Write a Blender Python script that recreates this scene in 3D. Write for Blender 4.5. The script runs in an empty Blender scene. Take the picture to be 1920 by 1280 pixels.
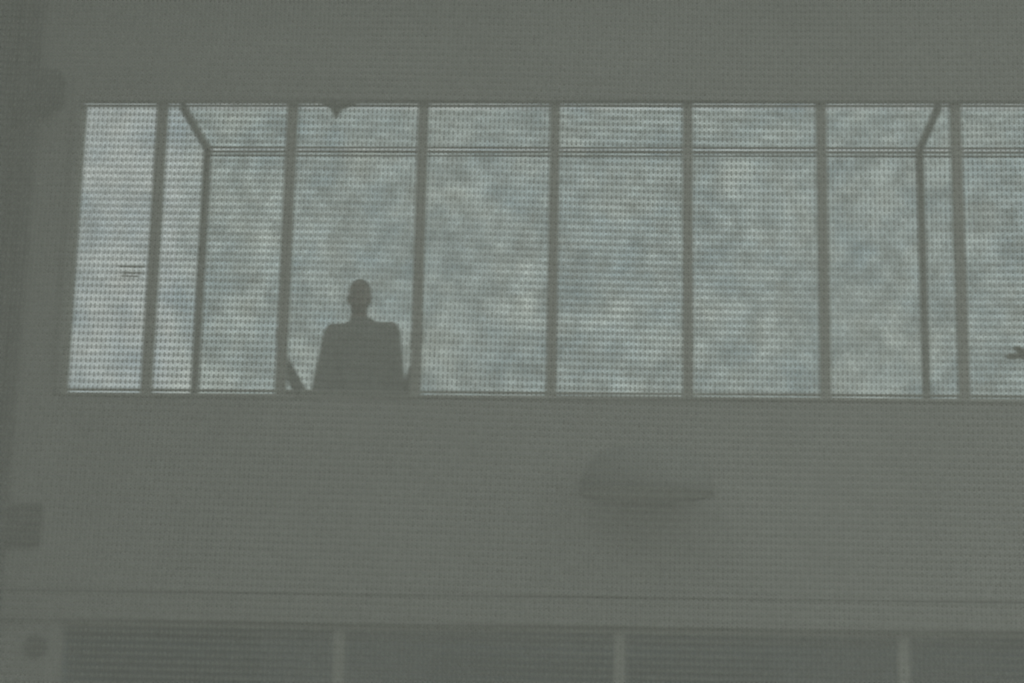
import bpy, bmesh, math, random
import numpy as np
from mathutils import Vector, Matrix

random.seed(4)
scene = bpy.context.scene
C = bpy.context.collection

# ------------------------------------------------------------------ camera
PITCH, YAW, ROLL, FPX = 0.2344, -0.0522, 0.0182, 3924.0
EYE = Vector((0.0, 0.0, 1.6))
cp, sp, cw, sw = math.cos(PITCH), math.sin(PITCH), math.cos(YAW), math.sin(YAW)
FWD = Vector((sw * cp, cw * cp, sp))
_r = Vector((cw, -sw, 0.0))
_u = _r.cross(FWD)
RGT = math.cos(ROLL) * _r + math.sin(ROLL) * _u
UP = -math.sin(ROLL) * _r + math.cos(ROLL) * _u
cam_data = bpy.data.cameras.new('camera')
cam_data.sensor_width = 36.0
cam_data.lens = FPX / 1920.0 * 36.0
cam_data.clip_start = 0.05
cam_data.clip_end = 500.0
cam_data.dof.use_dof = True
cam_data.dof.focus_distance = 3.75
cam_data.dof.aperture_fstop = 16.0
cam_data.dof.aperture_ratio = 0.35
cam = bpy.data.objects.new('camera', cam_data)
C.objects.link(cam)
cam.matrix_world = Matrix(((RGT.x, UP.x, -FWD.x, EYE.x),
                           (RGT.y, UP.y, -FWD.y, EYE.y),
                           (RGT.z, UP.z, -FWD.z, EYE.z),
                           (0, 0, 0, 1)))
scene.camera = cam

# ------------------------------------------------------------------ overcast sky
world = bpy.data.worlds.new('overcast_sky')
scene.world = world
world.use_nodes = True
world.cycles.sampling_method = 'NONE'   # even overcast sky: no importance map needed
nt = world.node_tree
nt.nodes.clear()
w_out = nt.nodes.new('ShaderNodeOutputWorld')
w_bg = nt.nodes.new('ShaderNodeBackground')
w_tc = nt.nodes.new('ShaderNodeTexCoord')
w_n1 = nt.nodes.new('ShaderNodeTexNoise')
w_n1.inputs['Scale'].default_value = 42.0
w_n1.inputs['Detail'].default_value = 5.0
w_n1.inputs['Roughness'].default_value = 0.62
w_rp = nt.nodes.new('ShaderNodeValToRGB')
w_rp.color_ramp.elements[0].position = 0.30
w_rp.color_ramp.elements[0].color = (0.53, 0.65, 0.70, 1)
w_rp.color_ramp.elements[1].position = 0.72
w_rp.color_ramp.elements[1].color = (0.95, 1.0, 0.95, 1)
nt.links.new(w_tc.outputs['Generated'], w_n1.inputs['Vector'])
nt.links.new(w_n1.outputs['Fac'], w_rp.inputs['Fac'])
nt.links.new(w_rp.outputs['Color'], w_bg.inputs['Color'])
w_bg.inputs['Strength'].default_value = 1.28
nt.links.new(w_bg.outputs['Background'], w_out.inputs['Surface'])

scene.view_settings.view_transform = 'Standard'
scene.view_settings.look = 'None'
scene.view_settings.gamma = 1.0
scene.view_settings.use_curve_mapping = False
scene.view_settings.exposure = 0.0
scene.cycles.transparent_max_bounces = 24
scene.cycles.max_bounces = 3
scene.cycles.diffuse_bounces = 2
scene.cycles.glossy_bounces = 2

# ------------------------------------------------------------------ helpers
def at(px, py, Y):
    """point of the plane y = Y seen at pixel (px, py)"""
    d = FWD + RGT * ((px - 960.0) / FPX) - UP * ((py - 640.0) / FPX)
    return EYE + d * ((Y - EYE.y) / d.y)

MATS = {}
def mat(name, col, rough=0.7, var=0.12, scale=9.0, metal=0.0, bump=0.0):
    if name in MATS:
        return MATS[name]
    m = bpy.data.materials.new(name)
    m.use_nodes = True
    t = m.node_tree
    b = t.nodes['Principled BSDF']
    b.inputs['Roughness'].default_value = rough
    b.inputs['Metallic'].default_value = metal
    tc = t.nodes.new('ShaderNodeTexCoord')
    n = t.nodes.new('ShaderNodeTexNoise')
    n.inputs['Scale'].default_value = scale
    n.inputs['Detail'].default_value = 4.0
    r = t.nodes.new('ShaderNodeValToRGB')
    r.color_ramp.elements[0].position = 0.3
    r.color_ramp.elements[1].position = 0.7
    r.color_ramp.elements[0].color = tuple(c * (1 - var) for c in col) + (1,)
    r.color_ramp.elements[1].color = tuple(min(1, c * (1 + var)) for c in col) + (1,)
    t.links.new(tc.outputs['Object'], n.inputs['Vector'])
    t.links.new(n.outputs['Fac'], r.inputs['Fac'])
    t.links.new(r.outputs['Color'], b.inputs['Base Color'])
    if bump:
        bp = t.nodes.new('ShaderNodeBump')
        bp.inputs['Strength'].default_value = bump
        bp.inputs['Distance'].default_value = 0.01
        t.links.new(n.outputs['Fac'], bp.inputs['Height'])
        t.links.new(bp.outputs['Normal'], b.inputs['Normal'])
    MATS[name] = m
    return m

def glass_mat(name, tint, refl, dirt, seed, base=0.0):
    m = bpy.data.materials.new(name)
    m.use_nodes = True
    t = m.node_tree
    t.nodes.clear()
    out = t.nodes.new('ShaderNodeOutputMaterial')
    tr = t.nodes.new('ShaderNodeBsdfTransparent')
    tr.inputs['Color'].default_value = tint + (1,)
    gl = t.nodes.new('ShaderNodeBsdfGlossy')
    gl.inputs['Roughness'].default_value = 0.03
    lw = t.nodes.new('ShaderNodeLayerWeight')
    lw.inputs['Blend'].default_value = refl
    mx = t.nodes.new('ShaderNodeMixShader')
    ge = t.nodes.new('ShaderNodeNewGeometry')
    fr = t.nodes.new('ShaderNodeMath'); fr.operation = 'SUBTRACT'; fr.inputs[0].default_value = 1.0
    t.links.new(ge.outputs['Backfacing'], fr.inputs[1])
    fa = t.nodes.new('ShaderNodeMath'); fa.operation = 'ADD'; fa.inputs[1].default_value = base
    t.links.new(lw.outputs['Fresnel'], fa.inputs[0])
    ff = t.nodes.new('ShaderNodeMath'); ff.operation = 'MULTIPLY'; ff.use_clamp = True
    t.links.new(fa.outputs[0], ff.inputs[0]); t.links.new(fr.outputs[0], ff.inputs[1])
    t.links.new(ff.outputs[0], mx.inputs['Fac'])
    t.links.new(tr.outputs[0], mx.inputs[1])
    t.links.new(gl.outputs[0], mx.inputs[2])
    df = t.nodes.new('ShaderNodeBsdfDiffuse')
    df.inputs['Color'].default_value = (0.34, 0.33, 0.30, 1)
    tc = t.nodes.new('ShaderNodeTexCoord')
    mp = t.nodes.new('ShaderNodeMapping')
    mp.inputs['Location'].default_value = (seed, seed * 0.7, seed * 1.3)
    n = t.nodes.new('ShaderNodeTexNoise')
    n.inputs['Scale'].default_value = 10.0
    n.inputs['Detail'].default_value = 5.0
    r = t.nodes.new('ShaderNodeMapRange')
    r.inputs['From Min'].default_value = 0.38
    r.inputs['From Max'].default_value = 0.75
    r.inputs['To Min'].default_value = 0.0
    r.inputs['To Max'].default_value = dirt
    m2 = t.nodes.new('ShaderNodeMixShader')
    t.links.new(tc.outputs['Object'], mp.inputs['Vector'])
    t.links.new(mp.outputs[0], n.inputs['Vector'])
    t.links.new(n.outputs['Fac'], r.inputs['Value'])
    t.links.new(r.outputs[0], m2.inputs['Fac'])
    t.links.new(mx.outputs[0], m2.inputs[1])
    t.links.new(df.outputs[0], m2.inputs[2])
    t.links.new(m2.outputs[0], out.inputs['Surface'])
    MATS[name] = m
    return m

def bm_box(bm, x0, x1, y0, y1, z0, z1):
    v = [bm.verts.new(p) for p in ((x0, y0, z0), (x1, y0, z0), (x1, y1, z0), (x0, y1, z0),
                                   (x0, y0, z1), (x1, y0, z1), (x1, y1, z1), (x0, y1, z1))]
    for f in ((3, 2, 1, 0), (4, 5, 6, 7), (0, 1, 5, 4), (1, 2, 6, 5), (2, 3, 7, 6), (3, 0, 4, 7)):
        bm.faces.new([v[i] for i in f])

def bm_tube(bm, pts, rad, n=10, caps=True):
    """tube through pts with a radius per point"""
    rings = []
    for i, p in enumerate(pts):
        p = Vector(p)
        a = Vector(pts[max(i - 1, 0)])
        b = Vector(pts[min(i + 1, len(pts) - 1)])
        t = (b - a).normalized()
        ref = Vector((0, 0, 1)) if abs(t.z) < 0.9 else Vector((0, 1, 0))
        u = t.cross(ref).normalized()
        w = t.cross(u)
        r = rad[i] if isinstance(rad, (list, tuple)) else rad
        rings.append([bm.verts.new(p + (u * math.cos(q) + w * math.sin(q)) * r)
                      for q in [2 * math.pi * k / n for k in range(n)]])
    for A, B in zip(rings, rings[1:]):
        for k in range(n):
            bm.faces.new((A[k], A[(k + 1) % n], B[(k + 1) % n], B[k]))
    if caps:
        bm.faces.new(rings[0][::-1])
        bm.faces.new(rings[-1])

def bm_ball(bm, c, r, seg=16, rot=None):
    m = Matrix.Translation(Vector(c))
    if rot is not None:
        m = m @ rot
    m = m @ Matrix.Diagonal((r[0], r[1], r[2], 1))
    bmesh.ops.create_uvsphere(bm, u_segments=seg, v_segments=max(6, seg * 2 // 3), radius=1.0, matrix=m)

def bm_capsule(bm, a, b, ra, rb, n=12, flat=1.0):
    """closed tapered limb with rounded ends"""
    a, b = Vector(a), Vector(b)
    t = (b - a).normalized()
    pts, rad = [], []
    for k in (0.05, 0.45, 0.8):
        pts.append(a - t * ra * (1 - k)); rad.append(ra * math.sqrt(1 - (1 - k) ** 2))
    pts.append(a); rad.append(ra)
    pts.append(b); rad.append(rb)
    for k in (0.8, 0.45, 0.05):
        pts.append(b + t * rb * (1 - k)); rad.append(rb * math.sqrt(1 - (1 - k) ** 2))
    bm_tube(bm, pts, rad, n)

def obj(name, bm, material, parent=None, smooth=False, bevel=0.0, kind=None):
    bmesh.ops.recalc_face_normals(bm, faces=bm.faces)
    me = bpy.data.meshes.new(name)
    bm.to_mesh(me)
    bm.free()
    me.materials.append(material)
    if smooth:
        for p in me.polygons:
            p.use_smooth = True
    o = bpy.data.objects.new(name, me)
    C.objects.link(o)
    if parent is not None:
        o.parent = parent
        o.matrix_parent_inverse = parent_inverse(parent)
    if bevel:
        md = o.modifiers.new('bevel', 'BEVEL')
        md.width = bevel
        md.segments = 2
    if kind:
        o['kind'] = kind
    return o

def parent_inverse(p):
    return Matrix.Translation(p.location).inverted() if p.parent is None else Matrix()

def box(name, ext, material, parent=None, bevel=0.0, kind=None):
    bm = bmesh.new()
    bm_box(bm, *ext)
    return obj(name, bm, material, parent, bevel=bevel, kind=kind)

def thing(name, loc, label=None, cat=None, kind=None, group=None):
    o = bpy.data.objects.new(name, None)
    o.empty_display_size = 0.1
    C.objects.link(o)
    o.location = loc
    if label: o['label'] = label
    if cat: o['category'] = cat
    if kind: o['kind'] = kind
    if group: o['group'] = group
    return o

# ------------------------------------------------------------------ measures of the place (metres)
D = 11.189                 # front face of the facade
GAL = 0.863                # depth of the glazed gallery behind it
Z_HEAD = 4.068 + 1.6       # head of the strip window
Z_SILL = 2.364 + 1.6       # its sill
X_JAMB = -3.081            # its left jamb
MULL0, STEP = -2.617, 0.75
N_MULL = 10
X_END = MULL0 + N_MULL * STEP + 0.2
GX0, GX1 = -2.510, 1.796   # left end and cross frame of the gallery
Z_SLAB_T = at(960, 1116, D).z      # top line of the slab edge band
Z_SLAB_B = at(960, 1173, D).z      # bottom line of it
Z_FLOOR = Z_SLAB_T + 0.02
Z_TOP = at(960, -60, D).z + 0.45   # top of the facade
X_LOW = at(113, 1220, D).x         # left jamb of the lower strip window
X_CORNER = at(46, 60, D).x         # corner with the side wall
WALL_T = 0.16

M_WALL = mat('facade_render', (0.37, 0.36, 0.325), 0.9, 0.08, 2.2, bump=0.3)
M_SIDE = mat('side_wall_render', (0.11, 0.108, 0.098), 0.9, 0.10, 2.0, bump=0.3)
M_TRIM = mat('painted_trim', (0.34, 0.33, 0.295), 0.7, 0.06, 5.0)
M_FRAME = mat('window_frame_paint', (0.39, 0.38, 0.33), 0.6, 0.06, 6.0)
M_STEEL = mat('dark_gallery_steel', (0.33, 0.31, 0.275), 0.6, 0.08, 6.0)
M_SLAB = mat('slab_concrete', (0.17, 0.17, 0.155), 0.9, 0.12, 3.0, bump=0.3)
M_GROUND = mat('ground_gravel', (0.20, 0.19, 0.17), 0.95, 0.25, 14.0, bump=0.4)
M_ROOM = mat('dim_room_plaster', (0.50, 0.56, 0.58), 0.9, 0.08, 1.5)

# ------------------------------------------------------------------ setting
bm = bmesh.new()
bm_box(bm, -40, 40, -30, 60, -0.2, 0.0)
g = obj('ground', bm, M_GROUND, kind='structure')

# front wall: parapet, head, left pier, and the piers of the floor below
bm = bmesh.new()
y0, y1 = D, D + WALL_T
bm_box(bm, X_CORNER, X_END, y0, y1, Z_SLAB_T, Z_SILL)                  # parapet under the strip window
bm_box(bm, X_CORNER, X_END, y0, D + 0.028, Z_HEAD, Z_TOP)
bm_box(bm, X_CORNER, X_END, D + 0.028, y1, Z_HEAD + 0.06, Z_TOP)                     # wall over it
bm_box(bm, X_CORNER, X_JAMB, y0, y1, Z_SILL, Z_HEAD)                   # left pier
bm_box(bm, X_END - 0.15, X_END, y0, y1, Z_SILL, Z_HEAD)
bm_box(bm, X_CORNER, X_LOW, y0, y1, 0.0, Z_SLAB_B)                     # pier below
bm_box(bm, X_END - 0.3, X_END, y0, y1, 0.0, Z_SLAB_B)
bm_box(bm, X_LOW, X_END - 0.3, y0, y1, 0.0, 0.85)
obj('wall_front', bm, M_WALL, kind='structure')
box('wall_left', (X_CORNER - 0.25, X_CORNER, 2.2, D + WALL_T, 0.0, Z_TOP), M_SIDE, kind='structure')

# unseen eaves added above the front wall to shade its upper part
box('added_eaves', (X_CORNER, X_END, D - 1.15, D + WALL_T, Z_TOP, Z_TOP + 0.16), M_TRIM, kind='structure').name = 'shading_eaves'

# slab edge band, and the head and jamb trim of the strip window
box('trim_1', (X_CORNER, X_END, D - 0.03, D, Z_SLAB_B, Z_SLAB_T - 0.012), M_TRIM, bevel=0.004, kind='structure')
Z_HTRIM = at(500, 145, D).z
box('trim_2', (X_JAMB, X_END, D - 0.02, D, Z_HEAD + 0.004, Z_HTRIM), M_TRIM, bevel=0.004, kind='structure')
box('trim_3', (X_JAMB - 0.035, X_JAMB, D - 0.02, D, Z_SILL, Z_HTRIM), M_TRIM, bevel=0.004, kind='structure')

# upper floor slab and the room below
box('floor', (X_CORNER, X_END, D + WALL_T, D + GAL + 0.15, Z_SLAB_B, Z_FLOOR - 0.02), M_SLAB, kind='structure')
box('wall_left_lower', (X_CORNER - 0.25, X_CORNER, D + WALL_T, D + 3.35, 0.0, Z_SLAB_B), M_ROOM, kind='structure')
box('wall_right', (X_END, X_END + 0.2, D, D + 3.35, 0.0, Z_SLAB_B), M_ROOM, kind='structure')
box('wall_back', (X_CORNER, X_END, D + 3.2, D + 3.35, 0.0, Z_SLAB_B), M_ROOM, kind='structure')
box('ceiling_lower', (X_CORNER, X_END, D + GAL + 0.15, D + 3.35, Z_SLAB_B - 0.0, Z_SLAB_B + 0.2), M_ROOM, kind='structure')
bpy.data.objects['ceiling_lower'].name = 'ceiling'

# ------------------------------------------------------------------ strip window
PX = D / FPX  # metres per pixel, roughly, on the facade
G_FRONT = [glass_mat('front_glass_%d' % k, (0.97, 0.985, 0.98), 0.06, 0.16, 3.1 * k) for k in range(4)]
win = thing('window_1', (X_JAMB, D, Z_SILL), kind='structure')
fy0, fy1 = D + 0.03, D + 0.10
xs = [MULL0 + k * STEP for k in range(N_MULL)]
mw = 0.029
# end frames, rails and the thin beads that stand a finger clear of them
box('frame_jamb', (X_JAMB, X_JAMB + 0.018, fy0, fy1, Z_SILL, Z_HEAD), M_FRAME, win)
box('frame_head', (X_JAMB, X_END - 0.15, fy0, fy1, Z_HEAD + 0.028, Z_HEAD + 0.058), M_FRAME, win)
box('frame_sill', (X_JAMB, X_END - 0.15, D - 0.012, fy1, Z_SILL - 0.012, Z_SILL + 0.006), M_FRAME, win, bevel=0.003)
bounds = [X_JAMB + 0.018] + xs + [X_END - 0.15]
for k, x in enumerate(xs):
    box('mullion', (x - mw, x + mw, fy0, fy1, Z_SILL + 0.006, Z_HEAD + 0.028), M_FRAME, win, bevel=0.004)
for k in range(len(bounds) - 1):
    a = bounds[k] + (mw if k else 0.0)
    b = bounds[k + 1] - (mw if k < len(bounds) - 2 else 0.0)
    box('pane', (a, b, D + 0.062, D + 0.068, Z_SILL + 0.006, Z_HEAD + 0.028), G_FRONT[k % 4], win)
    box('glazing_bead', (a, b, fy0 + 0.01, D + 0.062, Z_SILL + 0.030, Z_SILL + 0.039), M_FRAME, win)
    box('glazing_bead', (a, b, fy0 + 0.01, D + 0.062, Z_HEAD - 0.008, Z_HEAD - 0.001), M_FRAME, win)
# small latch bars beside the first mullion
lp = at(262, 500, D + 0.04)
latch = thing('latch', (0, 0, 0)); latch.parent = win; latch.matrix_parent_inverse = parent_inverse(win)
bm = bmesh.new()
for q, (pa, pb, py) in enumerate(((222, 272, 499), (228, 268, 511), (226, 262, 517))):
    A, B = at(pa, py, D + 0.045), at(pb, py + 1, D + 0.045)
    bm_tube(bm, [A, B], 0.0045, 8)
for px in (236, 250, 262):
    A, B = at(px, 497, D + 0.047), at(px - 1, 519, D + 0.047)
    bm_tube(bm, [A, B], 0.003, 6)
bpy.data.objects.remove(latch)
obj('latch', bm, M_FRAME, win)

# ------------------------------------------------------------------ gallery of glass behind the strip window
G_BACK = [glass_mat('back_glass_%d' % k, (0.94, 0.965, 0.955), 0.05, 0.30, 40 + 5.3 * k) for k in range(3)]
G_SIDE = glass_mat('side_glass', (0.97, 0.98, 0.975), 0.03, 0.03, 77)
YB = D + GAL
fw = 0.022
gx = [GX0, -1.075 + 0.0, 0.36, GX1, 3.23, X_END - 0.3]
wb = thing('window_2', (GX0, YB, Z_FLOOR), kind='structure')
for x in (GX0, GX1, X_END - 0.3):
    box('corner_post', (x - fw, x + fw, YB - 0.04, YB + 0.02, Z_FLOOR - 0.02, Z_HEAD + 0.028), M_STEEL, wb, bevel=0.004)
for za, zb_ in ((-0.035, -0.029), (-0.012, -0.001), (0.016, 0.024)):
    box('eaves_rail', (GX0 - fw, X_END - 0.3, YB - 0.010, YB + 0.004, Z_HEAD + za, Z_HEAD + zb_), M_STEEL, wb)
for a, b, k in ((GX0, GX1, 0), (GX1, X_END - 0.3, 1)):
    box('pane', (a + fw, b - fw, YB - 0.013, YB - 0.007, Z_FLOOR - 0.02, Z_HEAD - 0.014), G_BACK[k], wb)
we = thing('window_3', (GX0, D + WALL_T, Z_FLOOR), kind='structure')
box('pane', (GX0 - 0.003, GX0 + 0.003, D + WALL_T, YB - 0.04, Z_FLOOR - 0.02, Z_HEAD - 0.006), G_SIDE, we)
rf = thing('ceiling_glazed', (GX0, D + WALL_T, Z_HEAD), kind='structure')
rf.name = 'ceiling'
for x in (GX0, GX1):
    box('rafter', (x - fw * 0.8, x + fw * 0.8, D + 0.10, YB - 0.04, Z_HEAD - 0.012, Z_HEAD + 0.028), M_STEEL, rf)
for a, b, k in ((GX0, GX1, 2), (GX1, X_END - 0.3, 0)):
    box('pane', (a + fw, b - fw, D + WALL_T, YB - 0.04, Z_HEAD + 0.005, Z_HEAD + 0.011), G_BACK[k], rf)

# ------------------------------------------------------------------ lower strip window
G_LOW = glass_mat('lower_glass', (0.84, 0.91, 0.95), 0.05, 0.03, 12, 0.03)
wl = thing('window_4', (X_LOW, D, 0.85), kind='structure')
box('frame_head', (X_LOW, X_END - 0.3, fy0, fy1, Z_SLAB_B - 0.03, Z_SLAB_B), M_FRAME, wl)
box('frame_sill', (X_LOW, X_END - 0.3, fy0, fy1, 0.85, 0.89), M_FRAME, wl)
lx = [X_LOW + k * 1.5 for k in range(1, 7)]
lb = [X_LOW] + lx + [X_END - 0.3]
for x in lx:
    box('mullion', (x - 0.03, x + 0.03, fy0, fy1, 0.89, Z_SLAB_B - 0.03), M_FRAME, wl)
for k in range(len(lb) - 1):
    box('pane', (lb[k] + (0.03 if k else 0), lb[k + 1] - (0.03 if k < len(lb) - 2 else 0), D + 0.062, D + 0.068,
                 0.89, Z_SLAB_B - 0.03), G_LOW, wl)

# ------------------------------------------------------------------ netting screen between the camera and the building
NY = 3.0
M_YARN = bpy.data.materials.new('net_yarn')
M_YARN.use_nodes = True
t = M_YARN.node_tree
t.nodes.clear()
o_ = t.nodes.new('ShaderNodeOutputMaterial')
df = t.nodes.new('ShaderNodeBsdfDiffuse'); tl = t.nodes.new('ShaderNodeBsdfTranslucent'); mx = t.nodes.new('ShaderNodeMixShader')
n = t.nodes.new('ShaderNodeTexNoise'); n.inputs['Scale'].default_value = 60.0
tc = t.nodes.new('ShaderNodeTexCoord')
r = t.nodes.new('ShaderNodeValToRGB')
r.color_ramp.elements[0].color = (0.33, 0.323, 0.28, 1)
r.color_ramp.elements[1].color = (0.39, 0.382, 0.335, 1)
t.links.new(tc.outputs['Object'], n.inputs['Vector']); t.links.new(n.outputs['Fac'], r.inputs['Fac'])
t.links.new(r.outputs['Color'], df.inputs['Color']); t.links.new(r.outputs['Color'], tl.inputs['Color'])
mx.inputs['Fac'].default_value = 0.5
tr = t.nodes.new('ShaderNodeBsdfTransparent')
m2 = t.nodes.new('ShaderNodeMixShader'); m2.inputs['Fac'].default_value = 0.34   # loose filaments: light slips through
t.links.new(df.outputs[0], mx.inputs[1]); t.links.new(tl.outputs[0], mx.inputs[2])
t.links.new(tr.outputs[0], m2.inputs[1]); t.links.new(mx.outputs[0], m2.inputs[2]); t.links.new(m2.outputs[0], o_.inputs['Surface'])

PITCH_X = 8.78 * (NY / cp) / FPX
PITCH_Z = 13.0 * (NY / cp) / FPX / cp
GAUZE_A = 0.68
M_GAUZE = bpy.data.materials.new('net_gauze')
M_GAUZE.use_nodes = True
t = M_GAUZE.node_tree
t.nodes.clear()
o_ = t.nodes.new('ShaderNodeOutputMaterial')
df = t.nodes.new('ShaderNodeBsdfDiffuse'); tl = t.nodes.new('ShaderNodeBsdfTranslucent'); mx = t.nodes.new('ShaderNodeMixShader')
df.inputs['Color'].default_value = (0.36, 0.353, 0.312, 1)
tl.inputs['Color'].default_value = (0.36, 0.353, 0.312, 1)
mx.inputs['Fac'].default_value = 0.35
tr = t.nodes.new('ShaderNodeBsdfTransparent')
m2 = t.nodes.new('ShaderNodeMixShader')
tc = t.nodes.new('ShaderNodeTexCoord')
sx = t.nodes.new('ShaderNodeSeparateXYZ')
t.links.new(tc.outputs['Object'], sx.inputs[0])
def wave(axis, period):
    a = t.nodes.new('ShaderNodeMath'); a.operation = 'MULTIPLY'; a.inputs[1].default_value = 2 * math.pi / period
    s = t.nodes.new('ShaderNodeMath'); s.operation = 'SINE'
    t.links.new(sx.outputs[axis], a.inputs[0]); t.links.new(a.outputs[0], s.inputs[0])
    k = t.nodes.new('ShaderNodeMath'); k.operation = 'MULTIPLY'; k.inputs[1].default_value = 0.04
    t.links.new(s.outputs[0], k.inputs[0])
    return k
ad = t.nodes.new('ShaderNodeMath'); ad.operation = 'ADD'
t.links.new(wave('X', PITCH_X).outputs[0], ad.inputs[0]); t.links.new(wave('Z', PITCH_Z).outputs[0], ad.inputs[1])
a2 = t.nodes.new('ShaderNodeMath'); a2.operation = 'ADD'; a2.inputs[1].default_value = GAUZE_A
t.links.new(ad.outputs[0], a2.inputs[0])
t.links.new(df.outputs[0], mx.inputs[1]); t.links.new(tl.outputs[0], mx.inputs[2])
t.links.new(a2.outputs[0], m2.inputs['Fac']); t.links.new(tr.outputs[0], m2.inputs[1]); t.links.new(mx.outputs[0], m2.inputs[2])
t.links.new(m2.outputs[0], o_.inputs['Surface'])

NW, NH = 3.0, 1.80
ctr = at(960, 640, NY)
net = thing('netting_screen', (ctr.x, NY, 0.0),
            'sheer grey woven netting screen stretched in front of the whole building', 'screen')
NZ0 = ctr.z - NH / 2
TILT = math.radians(0.9)
def billow(x, z):
    return 0.012 * np.sin(2.1 * x + 1.3 * z + 0.5) + 0.006 * np.sin(5.3 * x - 2.0 * z)
def net_mesh(name, V, F, material):
    me = bpy.data.meshes.new(name)
    V = np.asarray(V, dtype=np.float32); F = np.asarray(F, dtype=np.int32)
    # hang with a slight tilt about the centre of the screen
    xc, zc = V[:, 0].copy(), V[:, 2].copy() - ctr.z
    V[:, 0] = xc * math.cos(TILT) + zc * math.sin(TILT)
    V[:, 2] = -xc * math.sin(TILT) + zc * math.cos(TILT) + ctr.z
    V[:, 1] += billow(xc, zc)
    me.vertices.add(len(V)); me.vertices.foreach_set('co', V.ravel())
    me.loops.add(F.size); me.loops.foreach_set('vertex_index', F.ravel())
    me.polygons.add(len(F)); me.polygons.foreach_set('loop_start', np.arange(0, F.size, 4, dtype=np.int32))
    me.update(); me.validate()
    me.materials.append(material)
    o = bpy.data.objects.new(name, me)
    C.objects.link(o)
    o.parent = net
    o['kind'] = 'stuff'
    return o
# weft: one swelling yarn per row, pinched where the warp crosses it
ncol, nrow = int(NW / PITCH_X), int(NH / PITCH_Z)
u = np.array([0.17, 0.34, 0.66, 0.83]); hz = np.array([0.07, 0.92, 0.92, 0.07]); hy = np.array([0.06, 0.30, 0.30, 0.06])
RAD = 5.0 * (NY / cp) / FPX
xsn = (np.arange(ncol)[:, None] + u[None, :]).ravel() * PITCH_X - ncol * PITCH_X / 2
xsn = np.append(xsn, ncol * PITCH_X / 2)
rzs = np.append(np.tile(hz, ncol), hz[0]) * RAD
rys = np.append(np.tile(hy, ncol), hy[0]) * RAD
ns = len(xsn)
ring = np.array([(0, 1), (1, 0), (0, -1), (-1, 0)], dtype=float)
V = np.zeros((nrow, ns, 4, 3), dtype=np.float32)
par = np.append(np.repeat(np.arange(ncol) % 2, 4), 0) * 2.0 - 1.0
for i in range(nrow):
    jit = 1.0 + 0.10 * np.random.RandomState(i).randn(ns)
    zc = NZ0 + (i + 0.5) * PITCH_Z + 0.0004 * np.random.RandomState(1000 + i).randn(ns)
    V[i, :, :, 0] = xsn[:, None]
    V[i, :, :, 1] = ring[None, :, 0] * rys[:, None] + (0.0006 * par * (1 if i % 2 else -1))[:, None]
    V[i, :, :, 2] = zc[:, None] + ring[None, :, 1] * (rzs * jit)[:, None]
idx = np.arange(nrow * ns * 4).reshape(nrow, ns, 4)
F = np.stack([idx[:, :-1, :], np.roll(idx, -1, axis=2)[:, :-1, :], np.roll(idx, -1, axis=2)[:, 1:, :], idx[:, 1:, :]], axis=-1)
net_mesh('weft_yarns', V.reshape(-1, 3), F.reshape(-1, 4), M_YARN)
# warp: thin straight threads
nseg = 24
wx = (np.arange(ncol + 1)) * PITCH_X - ncol * PITCH_X / 2
wz = np.linspace(NZ0, NZ0 + NH, nseg + 1)
rw = 0.5 * (NY / cp) / FPX
V = np.zeros((ncol + 1, nseg + 1, 4, 3), dtype=np.float32)
V[..., 0] = wx[:, None, None] + ring[None, None, :, 0] * rw
V[..., 1] = ring[None, None, :, 1] * rw
V[..., 2] = wz[None, :, None]
idx = np.arange(V.size // 3).reshape(ncol + 1, nseg + 1, 4)
F = np.stack([idx[:, :-1, :], np.roll(idx, -1, axis=2)[:, :-1, :], np.roll(idx, -1, axis=2)[:, 1:, :], idx[:, 1:, :]], axis=-1)
net_mesh('warp_threads', V.reshape(-1, 3), F.reshape(-1, 4), M_YARN)
# gauze ground of the fabric
gx_, gz_ = np.meshgrid(np.linspace(-NW / 2, NW / 2, 61), np.linspace(NZ0, NZ0 + NH, 49), indexing='ij')
V = np.stack([gx_, np.full_like(gx_, 0.006), gz_], axis=-1)
idx = np.arange(61 * 49).reshape(61, 49)
F = np.stack([idx[:-1, :-1], idx[1:, :-1], idx[1:, 1:], idx[:-1, 1:]], axis=-1)
gz_o = net_mesh('gauze', V.reshape(-1, 3), F.reshape(-1, 4), M_GAUZE)
for p in gz_o.data.polygons:
    p.use_smooth = True
M_POST = mat('galvanised_post', (0.32, 0.32, 0.30), 0.5, 0.1, 12.0, metal=0.3)
for s in (-1, 1):
    bm = bmesh.new()
    x = ctr.x + s * (NW / 2 + 0.03)
    bm_tube(bm, [(x, NY, 0.0), (x, NY, NZ0 + NH + 0.1)], 0.024, 16)
    p = obj('post', bm, M_POST, net, smooth=False)
    bm = bmesh.new()
    bm_tube(bm, [(x, NY, 0.0), (x, NY, 0.02), (x, NY, 0.05)], [0.11, 0.11, 0.035], 20)
    obj('foot_plate', bm, M_POST, net)
for nm, z in (('top_rail', NZ0 + NH + 0.03), ('bottom_rail', NZ0 - 0.03)):
    bm = bmesh.new()
    bm_tube(bm, [(ctr.x - NW / 2 - 0.03, NY, z), (ctr.x + NW / 2 + 0.03, NY, z)], 0.018, 14)
    obj(nm, bm, M_POST, net)

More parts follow.
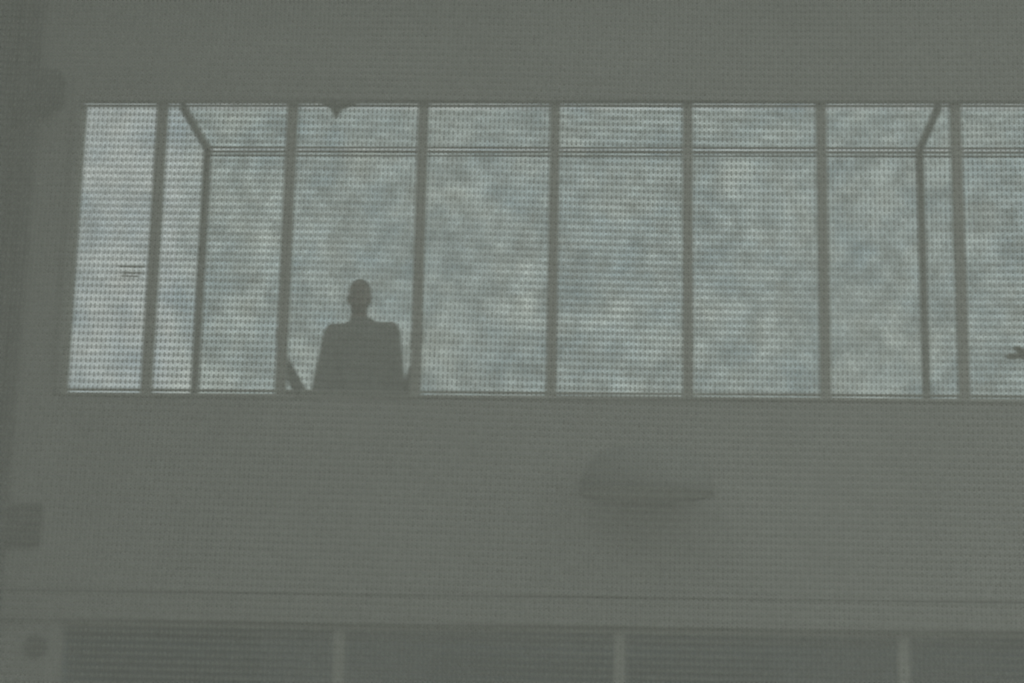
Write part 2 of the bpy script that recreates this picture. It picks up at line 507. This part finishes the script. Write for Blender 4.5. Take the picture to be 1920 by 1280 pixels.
# ------------------------------------------------------------------ the person behind the second and third mullions
PY = D + 0.36
def q(px, py, y=PY):
    return at(px, py, y)
M_SKIN = mat('skin', (0.26, 0.20, 0.165), 0.6, 0.05, 20)
M_COAT = mat('dark_coat_cloth', (0.25, 0.246, 0.226), 0.95, 0.15, 30)
M_TROU = mat('dark_trouser_cloth', (0.035, 0.036, 0.04), 0.95, 0.15, 30)
M_HAIR = mat('dark_hair', (0.09, 0.075, 0.065), 0.7, 0.2, 60)
M_SHOE = mat('black_shoe_leather', (0.02, 0.02, 0.02), 0.4, 0.1, 20)
def remesh(o, vox, it=6):
    md = o.modifiers.new('surface', 'REMESH')
    md.mode = 'VOXEL'; md.voxel_size = vox; md.use_smooth_shade = True
    sm = o.modifiers.new('soften', 'SMOOTH'); sm.iterations = it; sm.factor = 0.5
    return o
hc = q(674, 556)                      # head centre
neck_t = Vector((hc.x, PY + 0.012, q(674, 585).z))
neck_b = Vector((hc.x, PY + 0.02, q(674, 606).z))
shL, shR = q(624, 622), q(733, 618)
elL, elR = q(588, 784, D + 0.32), q(750, 784, D + 0.32)
wrL, wrR = q(529, 668, D + 0.19), q(782, 672, D + 0.19)
hip_z = Z_FLOOR + 0.88
cx = (shL.x + shR.x) / 2
person = thing('person', (cx, PY, Z_FLOOR - 0.02),
               'person in dark coat standing behind the window, forearms raised against the mullions', 'person')
bm = bmesh.new()
bm_ball(bm, hc + Vector((0, 0.005, 0.012)), (0.063, 0.086, 0.086), 20)          # skull
bm_ball(bm, hc + Vector((0, -0.022, -0.045)), (0.052, 0.062, 0.060), 16)        # jaw
bm_ball(bm, hc + Vector((0, -0.088, -0.018)), (0.011, 0.016, 0.020), 10)        # nose
bm_ball(bm, hc + Vector((0, -0.084, -0.056)), (0.022, 0.010, 0.008), 10)        # mouth
for s in (-1, 1):
    bm_ball(bm, hc + Vector((s * 0.064, 0.008, -0.015)), (0.009, 0.018, 0.028), 10)   # ear
    bm_ball(bm, hc + Vector((s * 0.028, -0.078, 0.016)), (0.018, 0.010, 0.007), 10)   # brow
bm_capsule(bm, neck_t, neck_b, 0.047, 0.058)
bm_ball(bm, (cx, PY + 0.02, shL.z - 0.16), (0.16, 0.10, 0.24), 18)              # trunk
bm_ball(bm, (cx, PY + 0.02, hip_z + 0.12), (0.14, 0.10, 0.22), 18)
for s, sh, el, wr in ((-1, shL, elL, wrL), (1, shR, elR, wrR)):
    bm_capsule(bm, sh, el, 0.048, 0.038)
    bm_capsule(bm, el, wr, 0.036, 0.026)
    hd = Vector((wr.x, wr.y - 0.02, wr.z + 0.05))
    bm_ball(bm, hd, (0.034, 0.018, 0.048), 12)                                  # palm
    up = Vector((0, 0, 1)); out = Vector((s, 0, 0))
    for k, (ox, ln) in enumerate(((-0.027, 0.060), (-0.009, 0.074), (0.009, 0.078), (0.027, 0.068))):
        b0 = hd + Vector((ox, 0.0, 0.036))
        b1 = b0 + Vector((ox * 0.15, -0.012, ln * 0.55))
        b2 = b1 + Vector((0, -0.016, ln * 0.30))
        bm_capsule(bm, b0, b1, 0.0088, 0.0080, 8)
        bm_capsule(bm, b1, b2, 0.0080, 0.0072, 8)
    th0 = hd + Vector((-s * 0.020, -0.004, -0.014))
    th1 = th0 + Vector((-s * 0.012, -0.016, 0.030))
    bm_capsule(bm, th0, th1, 0.011, 0.0095, 8)
    bm_capsule(bm, th1, th1 + Vector((0, -0.014, 0.022)), 0.0095, 0.008, 8)
    hipj = Vector((cx + s * 0.09, PY + 0.02, hip_z))
    knee = Vector((cx + s * 0.10, PY + 0.0, Z_FLOOR + 0.47))
    ank = Vector((cx + s * 0.105, PY + 0.05, Z_FLOOR + 0.08))
    bm_capsule(bm, hipj, knee, 0.078, 0.052)
    bm_capsule(bm, knee, ank, 0.050, 0.034)
remesh(obj('body', bm, M_SKIN, person), 0.0055, 3)
# eyes
for s in (-1, 1):
    bm = bmesh.new()
    bm_ball(bm, hc + Vector((s * 0.028, -0.076, 0.004)), (0.011, 0.009, 0.008), 10)
    obj('eye', bm, mat('eye_white', (0.5, 0.5, 0.48), 0.3, 0.05), person, smooth=True)
# hair
bm = bmesh.new()
bm_ball(bm, hc + Vector((0, 0.018, 0.026)), (0.067, 0.084, 0.082), 20)
bm_ball(bm, hc + Vector((0, 0.050, -0.015)), (0.060, 0.056, 0.065), 16)
remesh(obj('hair', bm, M_HAIR, person), 0.008, 3)
# coat: square shoulders, sleeves, skirt
bm = bmesh.new()
bm_capsule(bm, shL + Vector((0.02, 0, -0.018)), shR + Vector((-0.02, 0, -0.018)), 0.066, 0.066)
bm_capsule(bm, Vector((cx - 0.06, PY, shL.z - 0.005)), Vector((hc.x, PY + 0.01, q(674, 604).z)), 0.060, 0.052)
bm_capsule(bm, Vector((cx + 0.06, PY, shR.z - 0.005)), Vector((hc.x, PY + 0.01, q(674, 604).z)), 0.060, 0.052)
for f in np.linspace(0, 1, 9):
    z = shL.z - 0.06 - f * 0.62
    wdt = 0.188 + 0.022 * f
    bm_ball(bm, (cx, PY + 0.015, z), (wdt, 0.125 + 0.02 * f, 0.10), 20)
for s, sh, el, wr in ((-1, shL, elL, wrL), (1, shR, elR, wrR)):
    bm_capsule(bm, sh + Vector((0, 0, -0.015)), el, 0.057, 0.048)
    bm_capsule(bm, el, wr, 0.050, 0.029)
remesh(obj('coat', bm, M_COAT, person), 0.011, 5)
# trousers and shoes
bm = bmesh.new()
bm_ball(bm, (cx, PY + 0.02, hip_z), (0.165, 0.115, 0.12), 18)
for s in (-1, 1):
    hipj = Vector((cx + s * 0.09, PY + 0.02, hip_z))
    knee = Vector((cx + s * 0.10, PY + 0.0, Z_FLOOR + 0.47))
    ank = Vector((cx + s * 0.105, PY + 0.05, Z_FLOOR + 0.09))
    bm_capsule(bm, hipj, knee, 0.090, 0.068)
    bm_capsule(bm, knee, ank, 0.067, 0.052)
remesh(obj('trousers', bm, M_TROU, person), 0.012, 4)
for s in (-1, 1):
    bm = bmesh.new()
    x = cx + s * 0.105
    zf = Z_FLOOR - 0.02
    bm_ball(bm, (x, PY + 0.055, zf + 0.048), (0.042, 0.052, 0.046), 14)
    bm_ball(bm, (x, PY - 0.05, zf + 0.034), (0.045, 0.095, 0.032), 14)
    bm_box(bm, x - 0.036, x + 0.036, PY - 0.12, PY + 0.09, zf + 0.002, zf + 0.02)
    remesh(obj('shoe', bm, M_SHOE, person), 0.006, 4)

box('window_ledge', (X_JAMB, X_END - 0.15, D + WALL_T, D + 0.235, Z_SILL - 0.04, Z_SILL), M_FRAME, kind='structure').name = 'trim_4'
ba, bb = at(524, 728, D + 0.112), at(777, 731, D + 0.112)
bl = thing('folded_blanket', ((ba.x + bb.x) / 2, D + 0.17, Z_SILL), 'dark folded blanket on the window ledge under the person\'s elbows', 'blanket')
hz_ = (min(ba.z, bb.z) - Z_SILL) / 2
for k in range(2):
    box('fold', (ba.x + 0.004 * k, bb.x - 0.006 * k, D + 0.112, D + 0.225 - 0.006 * k, Z_SILL + hz_ * k + 0.0005, Z_SILL + hz_ * (k + 1)), M_COAT, bl, bevel=hz_ * 0.35)
# ------------------------------------------------------------------ fittings on the wall
M_FIT = mat('dull_grey_metal', (0.072, 0.070, 0.064), 0.7, 0.1, 12)
M_ENAM = mat('grey_enamel', (0.245, 0.243, 0.222), 0.95, 0.06, 10)
# dome lamp on the parapet
c0, c1 = at(1086, 925, D - 0.30), at(1340, 925, D - 0.30)
lc = (c0 + c1) / 2
R_ = (c1 - c0).length / 2
topz = at(1215, 835, D - 0.30).z
lamp = thing('wall_lamp', (lc.x, D, lc.z), 'wide grey dome lamp fixed to the wall below the strip window', 'lamp')
bm = bmesh.new()
H = topz - lc.z
prof = [(0.05, H), (0.30, H * 0.985), (0.55, H * 0.93), (0.74, H * 0.82), (0.87, H * 0.62), (0.95, H * 0.36), (1.0, 0.0)]
segs = 40
outer = [[bm.verts.new((lc.x + R_ * r * math.cos(a), lc.y + R_ * r * math.sin(a) * 0.8, lc.z + h))
          for a in [2 * math.pi * k / segs for k in range(segs)]] for r, h in prof]
inner = [[bm.verts.new((lc.x + (R_ * r - 0.006 * r) * math.cos(a), lc.y + (R_ * r - 0.006 * r) * math.sin(a) * 0.8, lc.z + h - 0.006))
          for a in [2 * math.pi * k / segs for k in range(segs)]] for r, h in prof]
for RR in (outer, inner):
    for A, B in zip(RR, RR[1:]):
        for k in range(segs):
            bm.faces.new((A[k], A[(k + 1) % segs], B[(k + 1) % segs], B[k]))
    bm.faces.new(RR[0])
for k in range(segs):
    bm.faces.new((outer[-1][k], outer[-1][(k + 1) % segs], inner[-1][(k + 1) % segs], inner[-1][k]))
obj('shade', bm, M_ENAM, lamp, smooth=True)
bm = bmesh.new()
bm_tube(bm, [(lc.x, lc.y, topz - 0.02), (lc.x, D - 0.15, topz - 0.03), (lc.x, D - 0.02, topz - 0.05)], 0.014, 10)
obj('arm', bm, M_FIT, lamp)
bm = bmesh.new()
bm_tube(bm, [(lc.x, D - 0.03, topz - 0.05), (lc.x, D, topz - 0.05)], 0.05, 16)
obj('wall_plate', bm, M_FIT, lamp)
bm = bmesh.new()
bm_ball(bm, (lc.x, lc.y, topz - 0.10), (0.05, 0.05, 0.06), 14)
obj('bulb', bm, mat('unlit_bulb', (0.3, 0.3, 0.28), 0.3, 0.03), lamp, smooth=True)

bm = bmesh.new()
bm_tube(bm, [(lc.x, lc.y, lc.z + 0.004), (lc.x, lc.y, lc.z + 0.010)], 0.96 * R_, 40)
for v in bm.verts:
    v.co.y = lc.y + (v.co.y - lc.y) * 0.79
obj('diffuser', bm, mat('opal_diffuser', (0.78, 0.78, 0.72), 0.5, 0.03), lamp)
# rain hopper and downpipe in the corner
pp = at(58, 172, D - 0.12)
pipe = thing('downpipe', (pp.x, pp.y, 0.0), 'dark rainwater pipe with hopper in the left corner of the wall', 'pipe')
zt = at(40, 138, D - 0.12).z; zb = at(40, 216, D - 0.12).z
bm = bmesh.new()
h0, h1 = 0.115, 0.055
hl = pp.x - X_CORNER - 0.004
v0 = [(pp.x - hl, pp.y - 0.09), (pp.x + 0.17, pp.y - 0.09), (pp.x + 0.17, pp.y + 0.118), (pp.x - hl, pp.y + 0.118)]
h1 = min(h1, hl)
v1 = [(pp.x - h1, pp.y - 0.05), (pp.x + h1, pp.y - 0.05), (pp.x + h1, pp.y + 0.05), (pp.x - h1, pp.y + 0.05)]
zm = zb + 0.4 * (zt - zb)
rings = [[bm.verts.new((x, y, z)) for x, y in vv] for vv, z in ((v0, zt), (v0, zm), (v1, zb))]
for A, B in zip(rings, rings[1:]):
    for k in range(4):
        bm.faces.new((A[k], A[(k + 1) % 4], B[(k + 1) % 4], B[k]))
bm.faces.new(rings[0]); bm.faces.new(rings[-1])
obj('hopper', bm, M_FIT, pipe, bevel=0.008)
bm = bmesh.new()
bm_tube(bm, [(pp.x, pp.y, 0.0), (pp.x, pp.y, zb + 0.01)], 0.040, 18)
obj('pipe', bm, M_FIT, pipe)
bm = bmesh.new()
bm_tube(bm, [(pp.x, pp.y, zt - 0.02), (pp.x, pp.y, Z_TOP)], 0.040, 18)
obj('pipe', bm, M_FIT, pipe)
zc = at(30, 455, D - 0.1).z
bm = bmesh.new()
bm_tube(bm, [(pp.x, pp.y, zc - 0.07), (pp.x, pp.y, zc + 0.07)], 0.05, 18)
obj('collar', bm, M_FIT, pipe)

# junction box low on the wall
a, b = at(0, 942, D - 0.05), at(72, 1020, D - 0.05)
jb = thing('junction_box', ((a.x + b.x) / 2, D, b.z), 'square dark junction box on the wall low at the left edge', 'box')
box('housing', (X_CORNER, b.x, D - 0.045, D, b.z, a.z), M_FIT, jb, bevel=0.008)
box('cover', (X_CORNER + 0.01, b.x - 0.012, D - 0.055, D - 0.045, b.z + 0.012, a.z - 0.012), M_FIT, jb, bevel=0.004)
# round vent below it
vc = at(70, 1210, D)
vt = thing('wall_vent', vc, 'small round dark vent cap on the wall at the lower left', 'vent')
bm = bmesh.new()
bm_tube(bm, [vc, vc + Vector((0, -0.03, 0)), vc + Vector((0, -0.045, 0))], [0.06, 0.06, 0.045], 22)
obj('cap', bm, M_FIT, vt)
for k in (-1, 0, 1):
    box('slat', (vc.x - 0.036, vc.x + 0.036, vc.y - 0.052, vc.y - 0.045, vc.z + k * 0.022 - 0.004, vc.z + k * 0.022 + 0.004), M_FIT, vt)

# hook hanging from the window head
k0 = at(632, 190, D + 0.13)
hk = thing('ceiling_hook', k0, 'small pointed hook plate hanging from the window head above the person', 'hook')
bm = bmesh.new()
bm_tube(bm, [at(606, 193, D + 0.13), at(622, 198, D + 0.13), at(642, 198, D + 0.13), at(668, 194, D + 0.13)], [0.012, 0.022, 0.022, 0.010], 10)
obj('plate', bm, M_STEEL, hk)
bm = bmesh.new()
bm_tube(bm, [at(632, 194, D + 0.13), at(631, 207, D + 0.13), at(629, 222, D + 0.13)], [0.036, 0.028, 0.006], 12)
obj('tip', bm, M_STEEL, hk)

# bare tree behind the gallery, one twig reaching into view at the right
M_BARK = mat('bark', (0.06, 0.05, 0.04), 0.9, 0.3, 14, bump=0.5)
M_LEAF = mat('withered_leaf', (0.10, 0.085, 0.05), 0.8, 0.2, 20)
TY = 15.0
tb = at(2150, 700, TY); tb = Vector((tb.x, TY, 0.0))
tree = thing('tree', tb, 'bare twig of a tree behind the glazing at the right edge', 'tree')
tip = at(1893, 670, TY)
bm = bmesh.new()
bm_tube(bm, [tb, tb + Vector((0.05, 0, 2.2)), tb + Vector((-0.03, 0.05, 4.4)), tb + Vector((0.05, 0.1, 6.2))], [0.13, 0.10, 0.07, 0.02], 12)
obj('trunk', bm, M_BARK, tree)
st = tb + Vector((-0.02, 0.03, 4.2))
bm = bmesh.new()
mid = at(1960, 640, TY)
bm_tube(bm, [st, st.lerp(mid, 0.5) + Vector((0, 0, 0.05)), mid, at(1920, 660, TY), tip], [0.035, 0.028, 0.022, 0.018, 0.010], 8)
obj('branch', bm, M_BARK, tree)
for (px, py, an, ln) in ((1912, 656, 0.4, 0.055), (1900, 668, -0.1, 0.06), (1918, 668, 0.2, 0.06)):
    bm = bmesh.new()
    c = at(px, py, TY - 0.02)
    bm_ball(bm, c, (ln, 0.006, 0.024), 10, Matrix.Rotation(an, 4, 'Y'))
    obj('leaf', bm, M_LEAF, tree, smooth=True)
